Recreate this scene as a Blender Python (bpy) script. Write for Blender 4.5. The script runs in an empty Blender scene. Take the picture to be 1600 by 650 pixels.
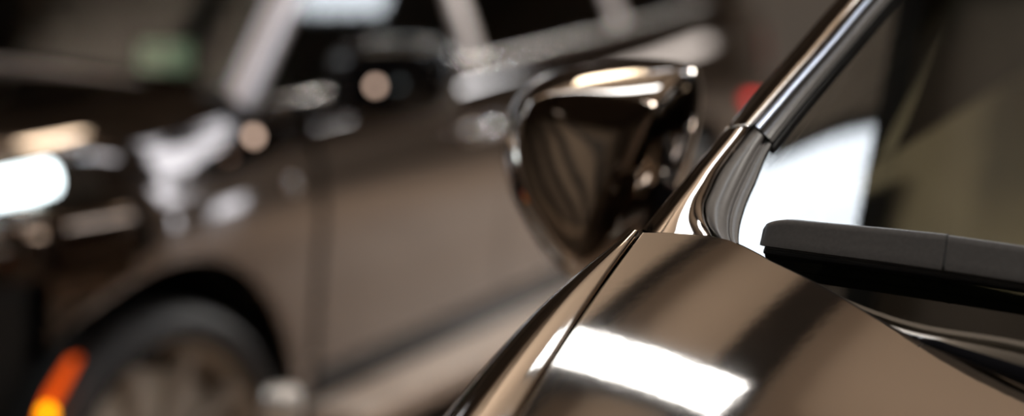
import bpy, bmesh, math, random
from mathutils import Vector, Matrix
PI = math.pi
R = math.radians
rnd = random.Random(7)
C = bpy.context.scene.collection
sc = bpy.context.scene

# ------------------------------------------------------------------ camera
LENS, SENSOR = 70.0, 36.0
FPX = LENS / SENSOR * 1600.0
PITCH = math.atan(475.0 / FPX)
CAM = Vector((0, 0, 1.42))
cam_data = bpy.data.cameras.new('camera')
cam_data.lens = LENS; cam_data.sensor_width = SENSOR
cam_data.clip_start = 0.02
cam_data.dof.use_dof = True
cam_data.dof.focus_distance = 1.30
cam_data.dof.aperture_fstop = 2.5
cam_data.dof.aperture_blades = 0
cam = bpy.data.objects.new('camera', cam_data); C.objects.link(cam)
cam.location = CAM
cam.rotation_euler = (PI / 2 - PITCH, 0, 0)
sc.camera = cam
# ------------------------------------------------------------------ view, world
sc.view_settings.view_transform = 'Standard'
sc.view_settings.look = 'None'
sc.view_settings.exposure = 0.0
sc.view_settings.gamma = 1.0
sc.view_settings.use_curve_mapping = False
try:
    sc.cycles.max_bounces = 8
    sc.cycles.sample_clamp_indirect = 12.0
    sc.cycles.use_denoising = True
except Exception:
    pass
world = bpy.data.worlds.new('world'); sc.world = world
world.use_nodes = True
world.node_tree.nodes['Background'].inputs[0].default_value = (0.75, 0.85, 1.0, 1)
world.node_tree.nodes['Background'].inputs[1].default_value = 1.0
SKY = 13.0          # radiance of the skylight panes
CEIL_Z = 4.2
UP = 34.0          # base watts of the trough fills added to wash the ceiling

F_ = Vector((0, math.cos(PITCH), -math.sin(PITCH)))
U_ = Vector((0, math.sin(PITCH), math.cos(PITCH)))
def ray(px, py):
    return F_ + Vector((1, 0, 0)) * ((px - 800) / FPX) + U_ * ((325 - py) / FPX)
def unproj(px, py, d):                 # point seen at a pixel, d metres down the lens axis
    return CAM + ray(px, py) * d

# ------------------------------------------------------------------ materials
def mat(name, color=(.5, .5, .5), rough=.5, metal=0., emit=None, estr=0., trans=0., ior=1.5, coat=0., spec=None):
    m = bpy.data.materials.new(name); m.use_nodes = True
    b = m.node_tree.nodes['Principled BSDF']
    b.inputs['Base Color'].default_value = (*color, 1)
    b.inputs['Roughness'].default_value = rough
    b.inputs['Metallic'].default_value = metal
    b.inputs['IOR'].default_value = ior
    b.inputs['Coat Weight'].default_value = coat
    b.inputs['Coat Roughness'].default_value = .02
    if trans: b.inputs['Transmission Weight'].default_value = trans
    if spec is not None: b.inputs['Specular IOR Level'].default_value = spec
    if emit:
        b.inputs['Emission Color'].default_value = (*emit, 1)
        b.inputs['Emission Strength'].default_value = estr
    return m
def noisy(name, c1, c2, scale=4., rough=.5, metal=0., bump=0., detail=6., r2=None):
    m = mat(name, c1, rough, metal)
    nt = m.node_tree; b = nt.nodes['Principled BSDF']
    tc = nt.nodes.new('ShaderNodeTexCoord'); n = nt.nodes.new('ShaderNodeTexNoise')
    n.inputs['Scale'].default_value = scale; n.inputs['Detail'].default_value = detail
    cr = nt.nodes.new('ShaderNodeValToRGB')
    cr.color_ramp.elements[0].position = .35; cr.color_ramp.elements[1].position = .65
    cr.color_ramp.elements[0].color = (*c1, 1); cr.color_ramp.elements[1].color = (*c2, 1)
    nt.links.new(tc.outputs['Object'], n.inputs['Vector'])
    nt.links.new(n.outputs['Fac'], cr.inputs[0]); nt.links.new(cr.outputs[0], b.inputs['Base Color'])
    if r2 is not None:
        mr = nt.nodes.new('ShaderNodeMapRange'); mr.inputs[3].default_value = rough; mr.inputs[4].default_value = r2
        nt.links.new(n.outputs['Fac'], mr.inputs[0]); nt.links.new(mr.outputs[0], b.inputs['Roughness'])
    if bump:
        bp = nt.nodes.new('ShaderNodeBump'); bp.inputs['Strength'].default_value = bump
        nt.links.new(n.outputs['Fac'], bp.inputs['Height']); nt.links.new(bp.outputs[0], b.inputs['Normal'])
    return m
def glass(name, tint, ior=1.6, rough=0.0):
    m = bpy.data.materials.new(name); m.use_nodes = True
    nt = m.node_tree; nt.nodes.clear()
    out = nt.nodes.new('ShaderNodeOutputMaterial'); mx = nt.nodes.new('ShaderNodeMixShader')
    fr = nt.nodes.new('ShaderNodeFresnel'); fr.inputs['IOR'].default_value = ior
    t = nt.nodes.new('ShaderNodeBsdfTransparent'); t.inputs[0].default_value = (*tint, 1)
    g = nt.nodes.new('ShaderNodeBsdfGlossy'); g.inputs['Roughness'].default_value = rough
    nt.links.new(fr.outputs[0], mx.inputs[0]); nt.links.new(t.outputs[0], mx.inputs[1])
    nt.links.new(g.outputs[0], mx.inputs[2]); nt.links.new(mx.outputs[0], out.inputs[0])
    return m
M = {}
M['paint'] = mat('dark_metallic_paint', (.42, .36, .31), .05, 1.0)
M['paint_suv'] = mat('dark_brown_paint', (.27, .235, .215), .045, 1.0)
M['paint_silver'] = noisy('silver_paint', (.42, .38, .36), (.45, .41, .39), 3, .32, .6)
M['brown_strip'] = mat('brown_strip', (.22, .185, .15), .25, .6)
M['pillar_satin'] = mat('satin_pillar_paint', (.62, .59, .62), .28, .7)
M['door_foot_shade'] = noisy('grey_foot_shade', (.07, .063, .06), (.08, .072, .068), 60, .5)
M['gloss_black'] = mat('gloss_black', (.004, .004, .005), .05, 0., ior=1.5)
M['trim_black'] = noisy('satin_black_trim', (.07, .064, .06), (.08, .074, .07), 300, .36, .0, .02)
def peel(m, sc_, st):
    nt = m.node_tree; b = nt.nodes['Principled BSDF']; tc = nt.nodes.new('ShaderNodeTexCoord'); n = nt.nodes.new('ShaderNodeTexNoise')
    n.inputs['Scale'].default_value = sc_; n.inputs['Detail'].default_value = 1.; bp = nt.nodes.new('ShaderNodeBump')
    bp.inputs['Strength'].default_value = st; bp.inputs['Distance'].default_value = .001
    nt.links.new(tc.outputs['Object'], n.inputs['Vector']); nt.links.new(n.outputs['Fac'], bp.inputs['Height']); nt.links.new(bp.outputs[0], b.inputs['Normal'])
peel(M['paint'], 110, .018)
M['rubber'] = noisy('black_rubber', (.006, .006, .006), (.01, .01, .01), 60, .55)
M['lip_sheen'] = mat('lip_blue_sheen', (.42, .48, .60), .28, .85)
M['tyre'] = noisy('tyre_rubber', (.03, .028, .028), (.045, .042, .042), 40, .55, bump=.1)
M['wiper'] = noisy('wiper_plastic', (.040, .037, .036), (.048, .045, .043), 400, .28, .0, .03)
M['glass'] = glass('windscreen_glass', (.22, .24, .18), 1.75)
M['side_glass'] = glass('tinted_glass', (.22, .25, .2), 1.5)
M['clear_glass'] = glass('clear_windscreen', (.80, .86, .74), 1.5)
M['card'] = noisy('pale_green_card', (.74, .95, .78), (.78, .96, .82), 30, .6)
M['bright_metal'] = mat('bright_metal', (.9, .84, .78), .3, .6)
M['chrome'] = mat('chrome', (.75, .75, .76), .06, 1.)
M['satin_metal'] = mat('satin_metal', (.55, .52, .49), .25, 1.)
M['rim'] = noisy('rim_alloy', (.50, .44, .38), (.56, .49, .42), 12, .5, .2)
M['disc'] = noisy('brake_steel', (.80, .72, .62), (.86, .77, .67), 30, .55, .1)
M['interior'] = noisy('dark_interior', (.012, .011, .01), (.02, .018, .016), 20, .7)
M['leather'] = noisy('brown_leather', (.05, .04, .03), (.07, .055, .04), 60, .5, bump=.05)
M['lens'] = glass('lamp_lens', (.92, .95, .95), 1.5)
M['led'] = mat('lamp_white', (.9, .95, 1), .3, emit=(.85, .97, 1.), estr=5.)
M['amber'] = mat('amber_lens', (.6, .1, .0), .2, emit=(1., .10, .004), estr=.85)
M['amber_bulb'] = mat('amber_bulb', (1., .4, .0), .2, emit=(1., .38, .0), estr=4)
M['red'] = mat('red_lens', (.5, .01, .01), .2, emit=(1., .03, .03), estr=2.2)
M['red_dim'] = mat('red_reflector', (.35, .02, .02), .15, coat=.5)
M['mirror'] = mat('mirror_glass', (.8, .82, .85), .01, 1.)
M['floor'] = noisy('polished_concrete', (.34, .25, .18), (.40, .30, .22), 1.6, .35, r2=.5)
M['wall'] = noisy('beige_wall', (.36, .29, .225), (.40, .325, .255), 1.2, .8)
M['ceiling'] = noisy('added_tan_raft', (.60, .50, .40), (.64, .53, .43), .8, .85)
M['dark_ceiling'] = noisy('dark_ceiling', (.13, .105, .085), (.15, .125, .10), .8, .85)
M['beam'] = noisy('dark_added_brace', (.015, .012, .01), (.022, .018, .015), 5, .6)
M['skypane'] = mat('skylight_pane', (.8, .85, .9), .5, emit=(.86, .93, 1.), estr=SKY)
M['wallpane'] = mat('wall_pane', (.8, .85, .9), .5, emit=(.88, .93, 1.), estr=12.)
M['dark_wall'] = noisy('dark_wall', (.20, .16, .125), (.22, .18, .14), 1.2, .8)
M['fill_pane'] = mat('fill_pane', (.8, .8, .8), .5, emit=(1., .95, .9), estr=7.)
M['faint_pane'] = mat('faint_pane', (.8, .8, .8), .5, emit=(1., .95, .9), estr=3.)
M['soft_pane'] = mat('soft_pane', (.8, .8, .8), .5, emit=(.80, .88, 1.), estr=4.5)
M['warm_lamp'] = mat('warm_lamp', (.9, .8, .6), .5, emit=(1., .83, .62), estr=14)
M['peach_glint'] = mat('peach_glint', (.9, .7, .6), .5, emit=(1., .70, .54), estr=2.6)  # glow put in for small specular glints
M['frame'] = noisy('window_frame', (.03, .028, .026), (.04, .036, .034), 10, .5)

# ------------------------------------------------------------------ mesh helpers
def link_mesh(name, verts, faces, m, parent=None, smooth=True, recalc=True):
    me = bpy.data.meshes.new(name)
    bm = bmesh.new()
    vs = [bm.verts.new(v) for v in verts]
    bm.verts.ensure_lookup_table()
    for f in faces:
        try: bm.faces.new([vs[i] for i in f])
        except ValueError: pass
    bmesh.ops.remove_doubles(bm, verts=bm.verts, dist=1e-5)
    if recalc: bmesh.ops.recalc_face_normals(bm, faces=bm.faces)
    bm.to_mesh(me); bm.free()
    if smooth:
        for p in me.polygons: p.use_smooth = True
    me.materials.append(m)
    o = bpy.data.objects.new(name, me); C.objects.link(o)
    if parent: o.parent = parent
    return o
class MB:
    def __init__(s): s.v = []; s.f = []
    def add(s, v, f):
        n = len(s.v); s.v += [Vector(p) for p in v]; s.f += [tuple(i + n for i in q) for q in f]; return s
    def grid(s, rows, close_u=False, close_v=False):
        nr, nc = len(rows), len(rows[0]); v = [p for r_ in rows for p in r_]; f = []
        for i in range(nr if close_v else nr - 1):
            for j in range(nc if close_u else nc - 1):
                a, b = i, (i + 1) % nr; c, d = j, (j + 1) % nc
                f.append((a * nc + c, a * nc + d, b * nc + d, b * nc + c))
        return s.add(v, f)
    def box(s, c, d, rot=None):
        c = Vector(c); q = []
        for k in range(8):
            p = Vector(((k & 1) - .5, ((k >> 1) & 1) - .5, ((k >> 2) & 1) - .5)); p = Vector((p.x * d[0], p.y * d[1], p.z * d[2]))
            if rot is not None: p = rot @ p
            q.append(c + p)
        return s.add(q, [(0, 2, 3, 1), (4, 5, 7, 6), (0, 1, 5, 4), (2, 6, 7, 3), (0, 4, 6, 2), (1, 3, 7, 5)])
    def tube(s, pts, r, n=12, cap=True):
        pts = [Vector(p) for p in pts]; rr = r if isinstance(r, (list, tuple)) else [r] * len(pts); rows = []
        for i, p in enumerate(pts):
            t = (pts[min(i + 1, len(pts) - 1)] - pts[max(i - 1, 0)]).normalized()
            a = t.cross(Vector((0, 0, 1)) if abs(t.z) < .9 else Vector((1, 0, 0))).normalized(); b = t.cross(a)
            rows.append([p + (a * math.cos(2 * PI * k / n) + b * math.sin(2 * PI * k / n)) * rr[i] for k in range(n)])
        n0 = len(s.v); s.grid(rows, close_u=True)
        if cap:
            s.f.append(tuple(n0 + k for k in range(n))); m_ = n0 + (len(pts) - 1) * n; s.f.append(tuple(m_ + k for k in reversed(range(n))))
        return s
    def lathe(s, prof, c, axis='y', n=48, flip=1):
        rows = []
        for k in range(n):
            a = 2 * PI * k / n; row = []
            for (r_, h) in prof:
                if axis == 'y': row.append(Vector(c) + Vector((r_ * math.cos(a), h * flip, r_ * math.sin(a))))
                else: row.append(Vector(c) + Vector((r_ * math.cos(a), r_ * math.sin(a), h)))
            rows.append(row)
        return s.grid(rows, close_v=True)
    def build(s, name, m, parent=None, smooth=True, solid=0, bevel=0, sub=0, off=-1):
        o = link_mesh(name, s.v, s.f, m, parent, smooth)
        if solid:
            q = o.modifiers.new('solid', 'SOLIDIFY'); q.thickness = solid; q.offset = off
        if bevel:
            q = o.modifiers.new('bevel', 'BEVEL'); q.width = bevel; q.segments = 3; q.limit_method = 'ANGLE'; q.angle_limit = R(40)
        if sub:
            q = o.modifiers.new('sub', 'SUBSURF'); q.levels = sub; q.render_levels = sub
        if smooth and (bevel or solid):
            q = o.modifiers.new('split', 'EDGE_SPLIT'); q.split_angle = R(50)
        return o
def empty(name, loc, rz=0, label=None, cat=None, group=None):
    o = bpy.data.objects.new(name, None); C.objects.link(o)
    o.location = loc; o.rotation_euler = (0, 0, rz); o.empty_display_size = .1
    return tag(o, label, cat, group)
def tag(o, label=None, cat=None, group=None, kind=None):
    if label: o['label'] = label
    if cat: o['category'] = cat
    if group: o['group'] = group
    if kind: o['kind'] = kind
    return o
def lerp(a, b, t): return a + (b - a) * t
def pchip(xs, ys):                     # smooth shape-preserving interpolation
    n = len(xs); d = [(ys[i + 1] - ys[i]) / (xs[i + 1] - xs[i]) for i in range(n - 1)]
    m = [d[0]] + [0 if d[i - 1] * d[i] <= 0 else 2 * d[i - 1] * d[i] / (d[i - 1] + d[i]) for i in range(1, n - 1)] + [d[-1]]
    def f(x):
        if x <= xs[0]: return ys[0] + m[0] * (x - xs[0])
        if x >= xs[-1]: return ys[-1] + m[-1] * (x - xs[-1])
        i = max(k for k in range(n - 1) if xs[k] <= x); h = xs[i + 1] - xs[i]; t = (x - xs[i]) / h
        return ((2 * t**3 - 3 * t**2 + 1) * ys[i] + (t**3 - 2 * t**2 + t) * h * m[i] + (-2 * t**3 + 3 * t**2) * ys[i + 1] + (t**3 - t**2) * h * m[i + 1])
    return f
def spline(pts, n):                    # Catmull-Rom through points
    pts = [Vector(p) for p in pts]; P = [2 * pts[0] - pts[1]] + pts + [2 * pts[-1] - pts[-2]]; out = []
    seg = len(pts) - 1
    for k in range(n):
        u = k / (n - 1) * seg; i = min(int(u), seg - 1); t = u - i
        a, b, c, d = P[i], P[i + 1], P[i + 2], P[i + 3]
        out.append(.5 * ((2 * b) + (c - a) * t + (2 * a - 5 * b + 4 * c - d) * t * t + (3 * b - a - 3 * c + d) * t**3))
    return out

# ================================================================== THE ROOM
X0, X1, Y0, Y1 = -9.0, 9.0, -8.0, 16.0
def struct(name, mb, m, **k): return tag(mb.build(name, m, smooth=False, **k), kind='structure')
struct('floor', MB().box((0, (Y0 + Y1) / 2, -.05), (X1 - X0 + .4, Y1 - Y0 + .4, .1)), M['floor'])
struct('wall_left', MB().box((X0 - .1, (Y0 + Y1) / 2, CEIL_Z / 2), (.2, Y1 - Y0, CEIL_Z)), M['wall'])
struct('wall_right', MB().box((X1 + .1, (Y0 + Y1) / 2, CEIL_Z / 2), (.2, Y1 - Y0, CEIL_Z)), M['wall'])
struct('wall_back', MB().box((0, Y1 + .1, CEIL_Z / 2), (X1 - X0 + .4, .2, CEIL_Z)), M['wall'])
struct('wall_front', MB().box((0, Y0 - .1, CEIL_Z / 2), (X1 - X0 + .4, .2, CEIL_Z)), M['dark_wall'])
struct('ceiling', MB().box((0, (Y0 + Y1) / 2, CEIL_Z + .05), (X1 - X0 + .4, Y1 - Y0 + .4, .1)), M['dark_ceiling'])  # dark colour keeps the ceiling mirrored in the parked car dim
struct('trim_9', MB().box((-.3, 3.7, CEIL_Z - .015), (4.6, 5.0, .03)), M['ceiling'])  # tan raft added to brighten what the bonnet and windscreen mirror
for k_, x_ in enumerate((-6.2, -4.9, -3.6, -2.0)):
    struct('trim_%d' % (10 + k_), MB().box((x_, Y0 + .06, 2.0), (.42, .12, 5.0), Matrix.Rotation(R(-33), 3, 'Y')), M['beam'])  # unseen braces added for the dark stripes mirrored in the door mirror
n_win = 0
def window(c, dims, axis, strength_mat, bars=2):
    """a flush glazed opening: dims = (width, height); axis z = skylight"""
    global n_win
    n_win += 1
    w, h = dims; fr = MB(); t = .06
    if axis == 'z':
        A, B, N = Vector((1, 0, 0)), Vector((0, 1, 0)), Vector((0, 0, -1))
    elif axis == 'x':
        A, B, N = Vector((0, 1, 0)), Vector((0, 0, 1)), Vector((-1 if c[0] > 0 else 1, 0, 0))
    else:
        A, B, N = Vector((1, 0, 0)), Vector((0, 0, 1)), Vector((0, -1 if c[1] > 0 else 1, 0))
    c = Vector(c)
    def bx(cc, a, b):
        d = A * a + B * b + N * .05; fr.box(cc + N * .025, (abs(d.x), abs(d.y), abs(d.z)))
    bx(c + A * (w / 2 + t / 2), t, h + 2 * t); bx(c - A * (w / 2 + t / 2), t, h + 2 * t)
    bx(c + B * (h / 2 + t / 2), w, t); bx(c - B * (h / 2 + t / 2), w, t)
    o = tag(fr.build('window_%d' % n_win, M['frame'], smooth=False), kind='structure')
    p = MB().add([c + N * .02 + A * sx * w / 2 + B * sy * h / 2 for sx, sy in ((-1, -1), (1, -1), (1, 1), (-1, 1))], [(0, 1, 2, 3)])
    q = p.build('window_pane', strength_mat, o, smooth=False)
    return o
# ================================================================== FOREGROUND CAR (its own frame: x inward, y rearward, z up from the hood corner)
A1 = R(21)
P0 = unproj(1000, 362, 1.30)
RX = Vector((math.cos(A1), -math.sin(A1), 0)); RY = Vector((math.sin(A1), math.cos(A1), 0))
def loc(p): d = p - P0; return Vector((d.dot(RX), d.dot(RY), d.z))
XC = .72                                # car's middle plane
def fold(x): return x if x <= XC else 2 * XC - x
HS0, HS1, HXM = .11, .26, .20           # the hood's fall towards the middle: at its edge, at its steepest, and where
HF, HK = .235, .30                      # its fall towards the nose and how fast that steepens
def hood_z(x, y):
    x = fold(x)
    if x <= 0: g = HS0 * x
    elif x < HXM: g = HS0 * x + (HS1 - HS0) / HXM * x * x / 2
    else: g = (HS0 + HS1) / 2 * HXM + HS1 * .16 * (1 - math.exp(-(x - HXM) / .16))
    f = HF * y - HK * y * y if y > -.3 else (HF * -.3 - HK * .09) + (HF + .6 * HK) * (y + .3) - .03 * (y + .3)**2
    return f - g
def hit(px, py, fn, lift=0.0):
    r_ = ray(px, py); f = lambda t: (lambda q: q.z - fn(q.x, q.y) - lift)(loc(CAM + r_ * t))
    t = .9
    while f(t) > 0 and t < 2.6: t += .01
    lo, hi = t - .01, t
    for _ in range(30):
        m_ = (lo + hi) / 2
        if f(m_) > 0: lo = m_
        else: hi = m_
    return loc(CAM + r_ * lo)
rear = [hit(a, b, hood_z) for a, b in ((1065, 364), (1130, 371), (1165, 385), (1200, 404), (1250, 428), (1300, 455), (1350, 485), (1400, 513), (1450, 538), (1500, 560), (1550, 580), (1600, 600))]
rear_x = [-.02, 0] + [p.x for p in rear]; rear_y = [-.012, 0] + [p.y for p in rear]
for x_, d_ in ((.36, -.026), (.47, -.045), (.60, -.056), (.72, -.060)): rear_x.append(x_); rear_y.append(rear[-1].y + d_)
_yr = pchip(rear_x, rear_y)
def yr(x): return _yr(fold(x))
TW = .577
gs_x = [-.05, 0, .04, .05, .10, .15, .20, .25, .30, .40, .55, .72]; gs_s = [.06, .10, .17, .185, .135, .10, .08, .067, .055, .035, .015, 0]
_g = {0: -.0455}
def _G(x):                               # integral of the glass's sideways slope
    n = 24; h_ = (x - .02) / n; sl = pchip(gs_x, gs_s)
    return -.0455 + sum(sl(.02 + (k + .5) * h_) for k in range(n)) * h_
_Gt = [(-.1 + .01 * k, _G(-.1 + .01 * k)) for k in range(84)]
_Gi = pchip([a for a, b in _Gt], [b for a, b in _Gt])
def glass_z(x, y): return _Gi(fold(x)) + TW * y
def _gy(x): return max(yr(x) + .010, .0) if x < .05 else yr(x) + .010
def W(px, py, lift=0.0): return hit(px, py, glass_z, lift)   # point seen at a pixel, on the windscreen's surface raised by lift
car = empty('dark_suv', (P0.x, P0.y, 0), -A1, 'glossy dark brown car in the foreground, seen across its bonnet corner and windscreen', 'car')
ZG = P0.z                               # local z=0 of the formulas sits ZG above the ground
def L(p): return Vector((p[0], p[1], p[2] + ZG))
def Lg(rows): return [[L(p) for p in r_] for r_ in rows]
def mirror_x(mb):
    m2 = MB(); m2.v = [Vector((2 * XC - v.x, v.y, v.z)) for v in mb.v]; m2.f = [tuple(reversed(f)) for f in mb.f]; return m2

# hood ------------------------------------------------------------
YF = -1.02
rows = []
NU, NV = 96, 90
for j in range(-3, NV + 1):
    row = []
    for i in range(-3, NU + 4):
        u = .5 - .5 * math.cos(PI * max(0, min(1, i / NU))); v = 1 - math.cos(PI / 2 * max(0, j / NV))
        u2 = u; x = .0022 + u2 * (2 * XC - .0044)
        if i < 0 or i > NU: pass
        k = abs(fold(x)) 
        y0 = yr(x) - .0016
        y = y0 + (YF - y0 - .10 * (1 - ((x - XC) / XC)**2)) * v
        z = hood_z(x, y)
        drop = 0; dx = 0; dy = 0
        if i < 0: e = -i; dx = [0, .0, .0012, .0016][e] * -1 + .0; dx = -dx * 0; x += [0, -.0009, -.0012, -.0012][e]; z -= [0, .0009, .0035, .012][e]
        if i > NU: e = i - NU; x += [0, .0009, .0012, .0012][e]; z -= [0, .0009, .0035, .012][e]
        if j < 0: e = -j; y += [0, .0009, .0012, .0012][e]; z -= [0, .0007, .003, .010][e]
        row.append(L((x, y, z)))
    rows.append(row)
hood = MB().grid(rows).build('hood', M['paint'], car)
# nose below the hood's front edge
rows = []
for i in range(61):
    x = 2 * XC * i / 60; b = -.10 * (1 - ((x - XC) / XC)**2); y = YF + b; z = hood_z(x, y)
    rows.append([L((x, y - .004, z - .004)), L((x, y - .03, z - .06)), L((x, y - .05, z - .2)), L((x, y - .06, z - .36)), L((x, y - .05, z - .52)), L((x, y - .0, z - .60))])
MB().grid(rows).build('bumper', M['paint'], car)

# fender ----------------------------------------------------------
wf = pchip([-1.05, -.6, -.3, -.2, -.1, -.05, 0, .03], [.10, .095, .07, .058, .044, .029, .010, .006])
def fender_rows(ys, arch=True):
    rows = []
    for y in ys:
        w = wf(y); zt = hood_z(0, y); row = [(-.0012, zt - .012), (-.0012, zt - .0035), (-.0016, zt - .0008)]
        n = 14; xx = -.0022; z = zt
        for k in range(1, n + 1):
            u = k / n; s_ = -HS0 + (1.25 + HS0) * ((u - .5 / n) ** 1.3); dx = w / n
            if k == 1: row += [(xx - .0004, z + .0001), (xx - .0012, z + HS0 * .001)]
            xx -= dx; z -= s_ * dx; row.append((xx, z))
        # roll on to the vertical, then the body side
        side = spline([(xx, 0, z), (xx - .35 * w - .004, 0, z - .62 * w - .008), (xx - .5 * w - .01, 0, z - 1.5 * w - .03), (-.125, 0, -.30), (-.14, 0, -.50), (-.12, 0, -.80), (-.10, 0, -.93)], 22)
        zl = -.93
        if arch:
            d = y + .78
            if abs(d) < .40: zl = -ZG + .36 + math.sqrt(.16 - d * d)
        for p in side[1:]:
            pz = p.z
            if pz < zl: pz = zl
            row.append((p.x, pz))
        rows.append([L((a, y, b)) for a, b in row])
    return rows
ys = [.002 - .002 * k for k in range(4)] + [-.006 - .012 * k for k in range(88)]
fm = MB().grid(fender_rows(ys)); fm.build('fender', M['paint'], car); mirror_x(fm).build('fender', M['paint'], car)

# pillar: base panel, upper pillar ---------------------------------
def pillar_sections(st, lifts=(.002, .009, .013, .012, .006, -.004)):
    rows = []
    for (rx, ry, lx, ly) in st:
        row = []
        for t, lf in zip((0, .04, .35, .68, .90, 1.0), lifts):
            row.append(W(lerp(rx, lx, t), lerp(ry, ly, t), lf))
        a, b = row[-2], row[-1]
        e = b + (b - a) * .2 + Vector((.004, .01, -.022)); row.append(e); row.append(e + Vector((.012, .004, -.03)))
        rows.append(row)
    return rows
def dense(rows, n1, n2):
    rr = [spline(r_, n2) for r_ in rows]; cols = list(zip(*rr)); cc = [spline(c, n1) for c in cols]
    return [list(q) for q in zip(*cc)]
base_st = [(1117, 368.5, 1003, 361.5), (1103, 344, 1024, 336), (1101, 320, 1050, 305), (1110, 297, 1071, 281), (1122, 272, 1091, 256), (1140, 246, 1109, 235), (1160, 220, 1126, 215), (1176, 198, 1137, 201)]
lower_st = pillar_sections(base_st)
lo_rows = dense(lower_st, 50, 30)
MB().grid(Lg(lo_rows)).build('fender_extension', M['paint'], car)
up_st = [(1178, 193.5, 1141, 197), (1200, 170, 1160, 173), (1240, 125, 1195, 131), (1285, 75, 1243, 76), (1350, 0, 1309, 0)]
ups = pillar_sections(up_st, (.002, .010, .0115, .007, -.001, -.012))
def extend(rows, n, roof=True):         # carry the sections on up to the roof line in the car's own frame
    a, b = rows[-2], rows[-1]; dy = sum((q.y - p.y for p, q in zip(a, b))) / len(a)
    avg = sum(((q - p) for p, q in zip(a, b)), Vector()) / len(a); out = []
    for k in range(1, n + 1):
        s_ = .09 * k / avg.y
        out.append([p + Vector((avg.x * s_, avg.y * s_, avg.z * s_ * (1 - .055 * k))) for p in b])
    return rows + out
ups = extend(ups, 6)
up_rows = dense(ups, 60, 30)
pm = MB().grid(Lg(up_rows)); pm.build('windscreen_pillar', M['paint'], car)
# body under both, so the pillar and base panel stand on the car
mirror_x(pm).build('windscreen_pillar', M['paint'], car); mirror_x(MB().grid(Lg(lo_rows))).build('fender_extension', M['paint'], car)
# bright joint bead between them and thin chrome-like shut line
j0 = [W(lerp(1177, 1139, t), lerp(195.5, 199.5, t), lf - .0015) for t, lf in zip((0, .1, .35, .68, .9), (.008, .010, .013, .012, .006))]
MB().tube([L(p) for p in j0], .0014, 8).build('joint_seal', M['satin_metal'], car)

# black moulding between pillar and glass --------------------------
def trim_rows(st, prof):
    return [[W(lerp(ox, ix, t), lerp(oy, iy, t), lf) for t, lf in prof] for (ox, oy, ix, iy) in st]
lt = [(1120, 370, 1156, 391), (1107, 352, 1153, 372), (1102.5, 335, 1155, 350), (1103, 318, 1161, 328), (1112, 297, 1169, 306), (1124, 272, 1180, 282), (1142, 246, 1189, 259), (1162, 220, 1197, 240), (1179, 199, 1205, 226)]
prof = [(0, -.004), (.0, .006), (.08, .0095), (.30, .0115), (.52, .0085), (.62, .0045), (.68, .0040), (.74, .0048), (.80, .0035), (.90, .0030), (1.0, .0012), (1.0, -.003)]
tm = MB().grid(Lg(dense(trim_rows(lt, prof), 60, 60))); tm.build('corner_moulding', M['trim_black'], car); mirror_x(tm).build('corner_moulding', M['trim_black'], car)
ut = [(1181, 196, 1207, 222), (1206, 168, 1237, 184), (1250, 118, 1278, 134), (1300, 62, 1329, 74), (1353, 0, 1392, 0)]
prof2 = [(0, .0095), (.14, .0105), (.26, .0095), (.28, .001), (.44, .001), (.46, .0085), (.50, .0095), (.66, .0100), (.80, .0080), (.88, .0040), (1.0, .0015), (1.0, -.003)]
def hard(rows, n1):
    cols = list(zip(*rows)); cc = [spline(c, n1) for c in cols]; return [list(q) for q in zip(*cc)]
utr = extend(trim_rows(ut, prof2), 6)
um = MB().grid(Lg(hard(utr, 50))); o = um.build('windscreen_moulding', M['trim_black'], car)
q = o.modifiers.new('split', 'EDGE_SPLIT'); q.split_angle = R(45)
o = mirror_x(um).build('windscreen_moulding', M['trim_black'], car)
# lip along the pillar's inner edge, mirrored panel's blue-grey put into its colour
lip = [[W(lerp(ox, ix, t), lerp(oy, iy, t), lf) for t, lf in ((-.04, .0095), (.0, .0132), (.10, .0142), (.20, .0132), (.25, .0095))] for (ox, oy, ix, iy) in ut]
MB().grid(Lg(hard(extend(lip, 6), 50))).build('trim_lip', M['lip_sheen'], car)

# windscreen -------------------------------------------------------
rows = []
edge = [(-.0, .05), (.02, .08), (.018, .105), (.026, .145), (.035, .168), (.081, .318), (.13, .47), (.17, .60), (.205, .72)]
ex = pchip([p[1] for p in edge], [p[0] for p in edge])
TOPY = [.80, .66]
NU, NV = 90, 60
for j in range(NV + 1):
    row = []
    for i in range(NU + 1):
        s = i / NU
        v = j / NV
        x0 = .012 if v == 0 else None
        xb = lerp(.030, 2 * XC - .030, s)
        yb = _gy(fold(xb)) + .001
        ytop = .76
        y = lerp(yb, ytop, v)
        xl = max(.022, ex(max(.08, y)) + .006) if y > .06 else .030
        x = lerp(xl, 2 * XC - xl, s)
        k = max(0, (y - .35))
        z = glass_z(x, y) - .18 * k * k
        row.append(L((x, y, z)))
    rows.append(row)
glass_rows = rows
MB().grid(rows).build('windscreen', M['glass'], car, solid=0)
# black scuttle and brown strip along the foot of the glass
rows = []; rows2 = []
for i in range(161):
    x = lerp(.060, 2 * XC - .060, i / 160); f_ = fold(x); w = pchip([.06, .13, .17, .26, .5], [.001, .001, .002, .003, .004])(f_)
    yb = _gy(f_); hz_ = hood_z(x, yb); gz_ = glass_z(x, yb); mz = lerp(hz_, gz_, .42) if gz_ > hz_ else gz_ - .001
    rows.append([L((x, yb - .006, hz_ - .012)), L((x, yb - .005, hz_ - .004)), L((x, yb - .0035, mz - .0006)), L((x, yb - .002, mz))])
    rows2.append([L((x, yb - .002, mz)), L((x, yb - .0005, lerp(mz, gz_, .6))), L((x, yb + .003, gz_ + .001)), L((x, yb + w + .004, glass_z(x, yb + w + .004) + .0011))])
MB().grid(rows2).build('glass_foot_strip', M['brown_strip'], car)
MB().grid(rows).build('scuttle_panel', M['gloss_black'], car)
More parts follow.
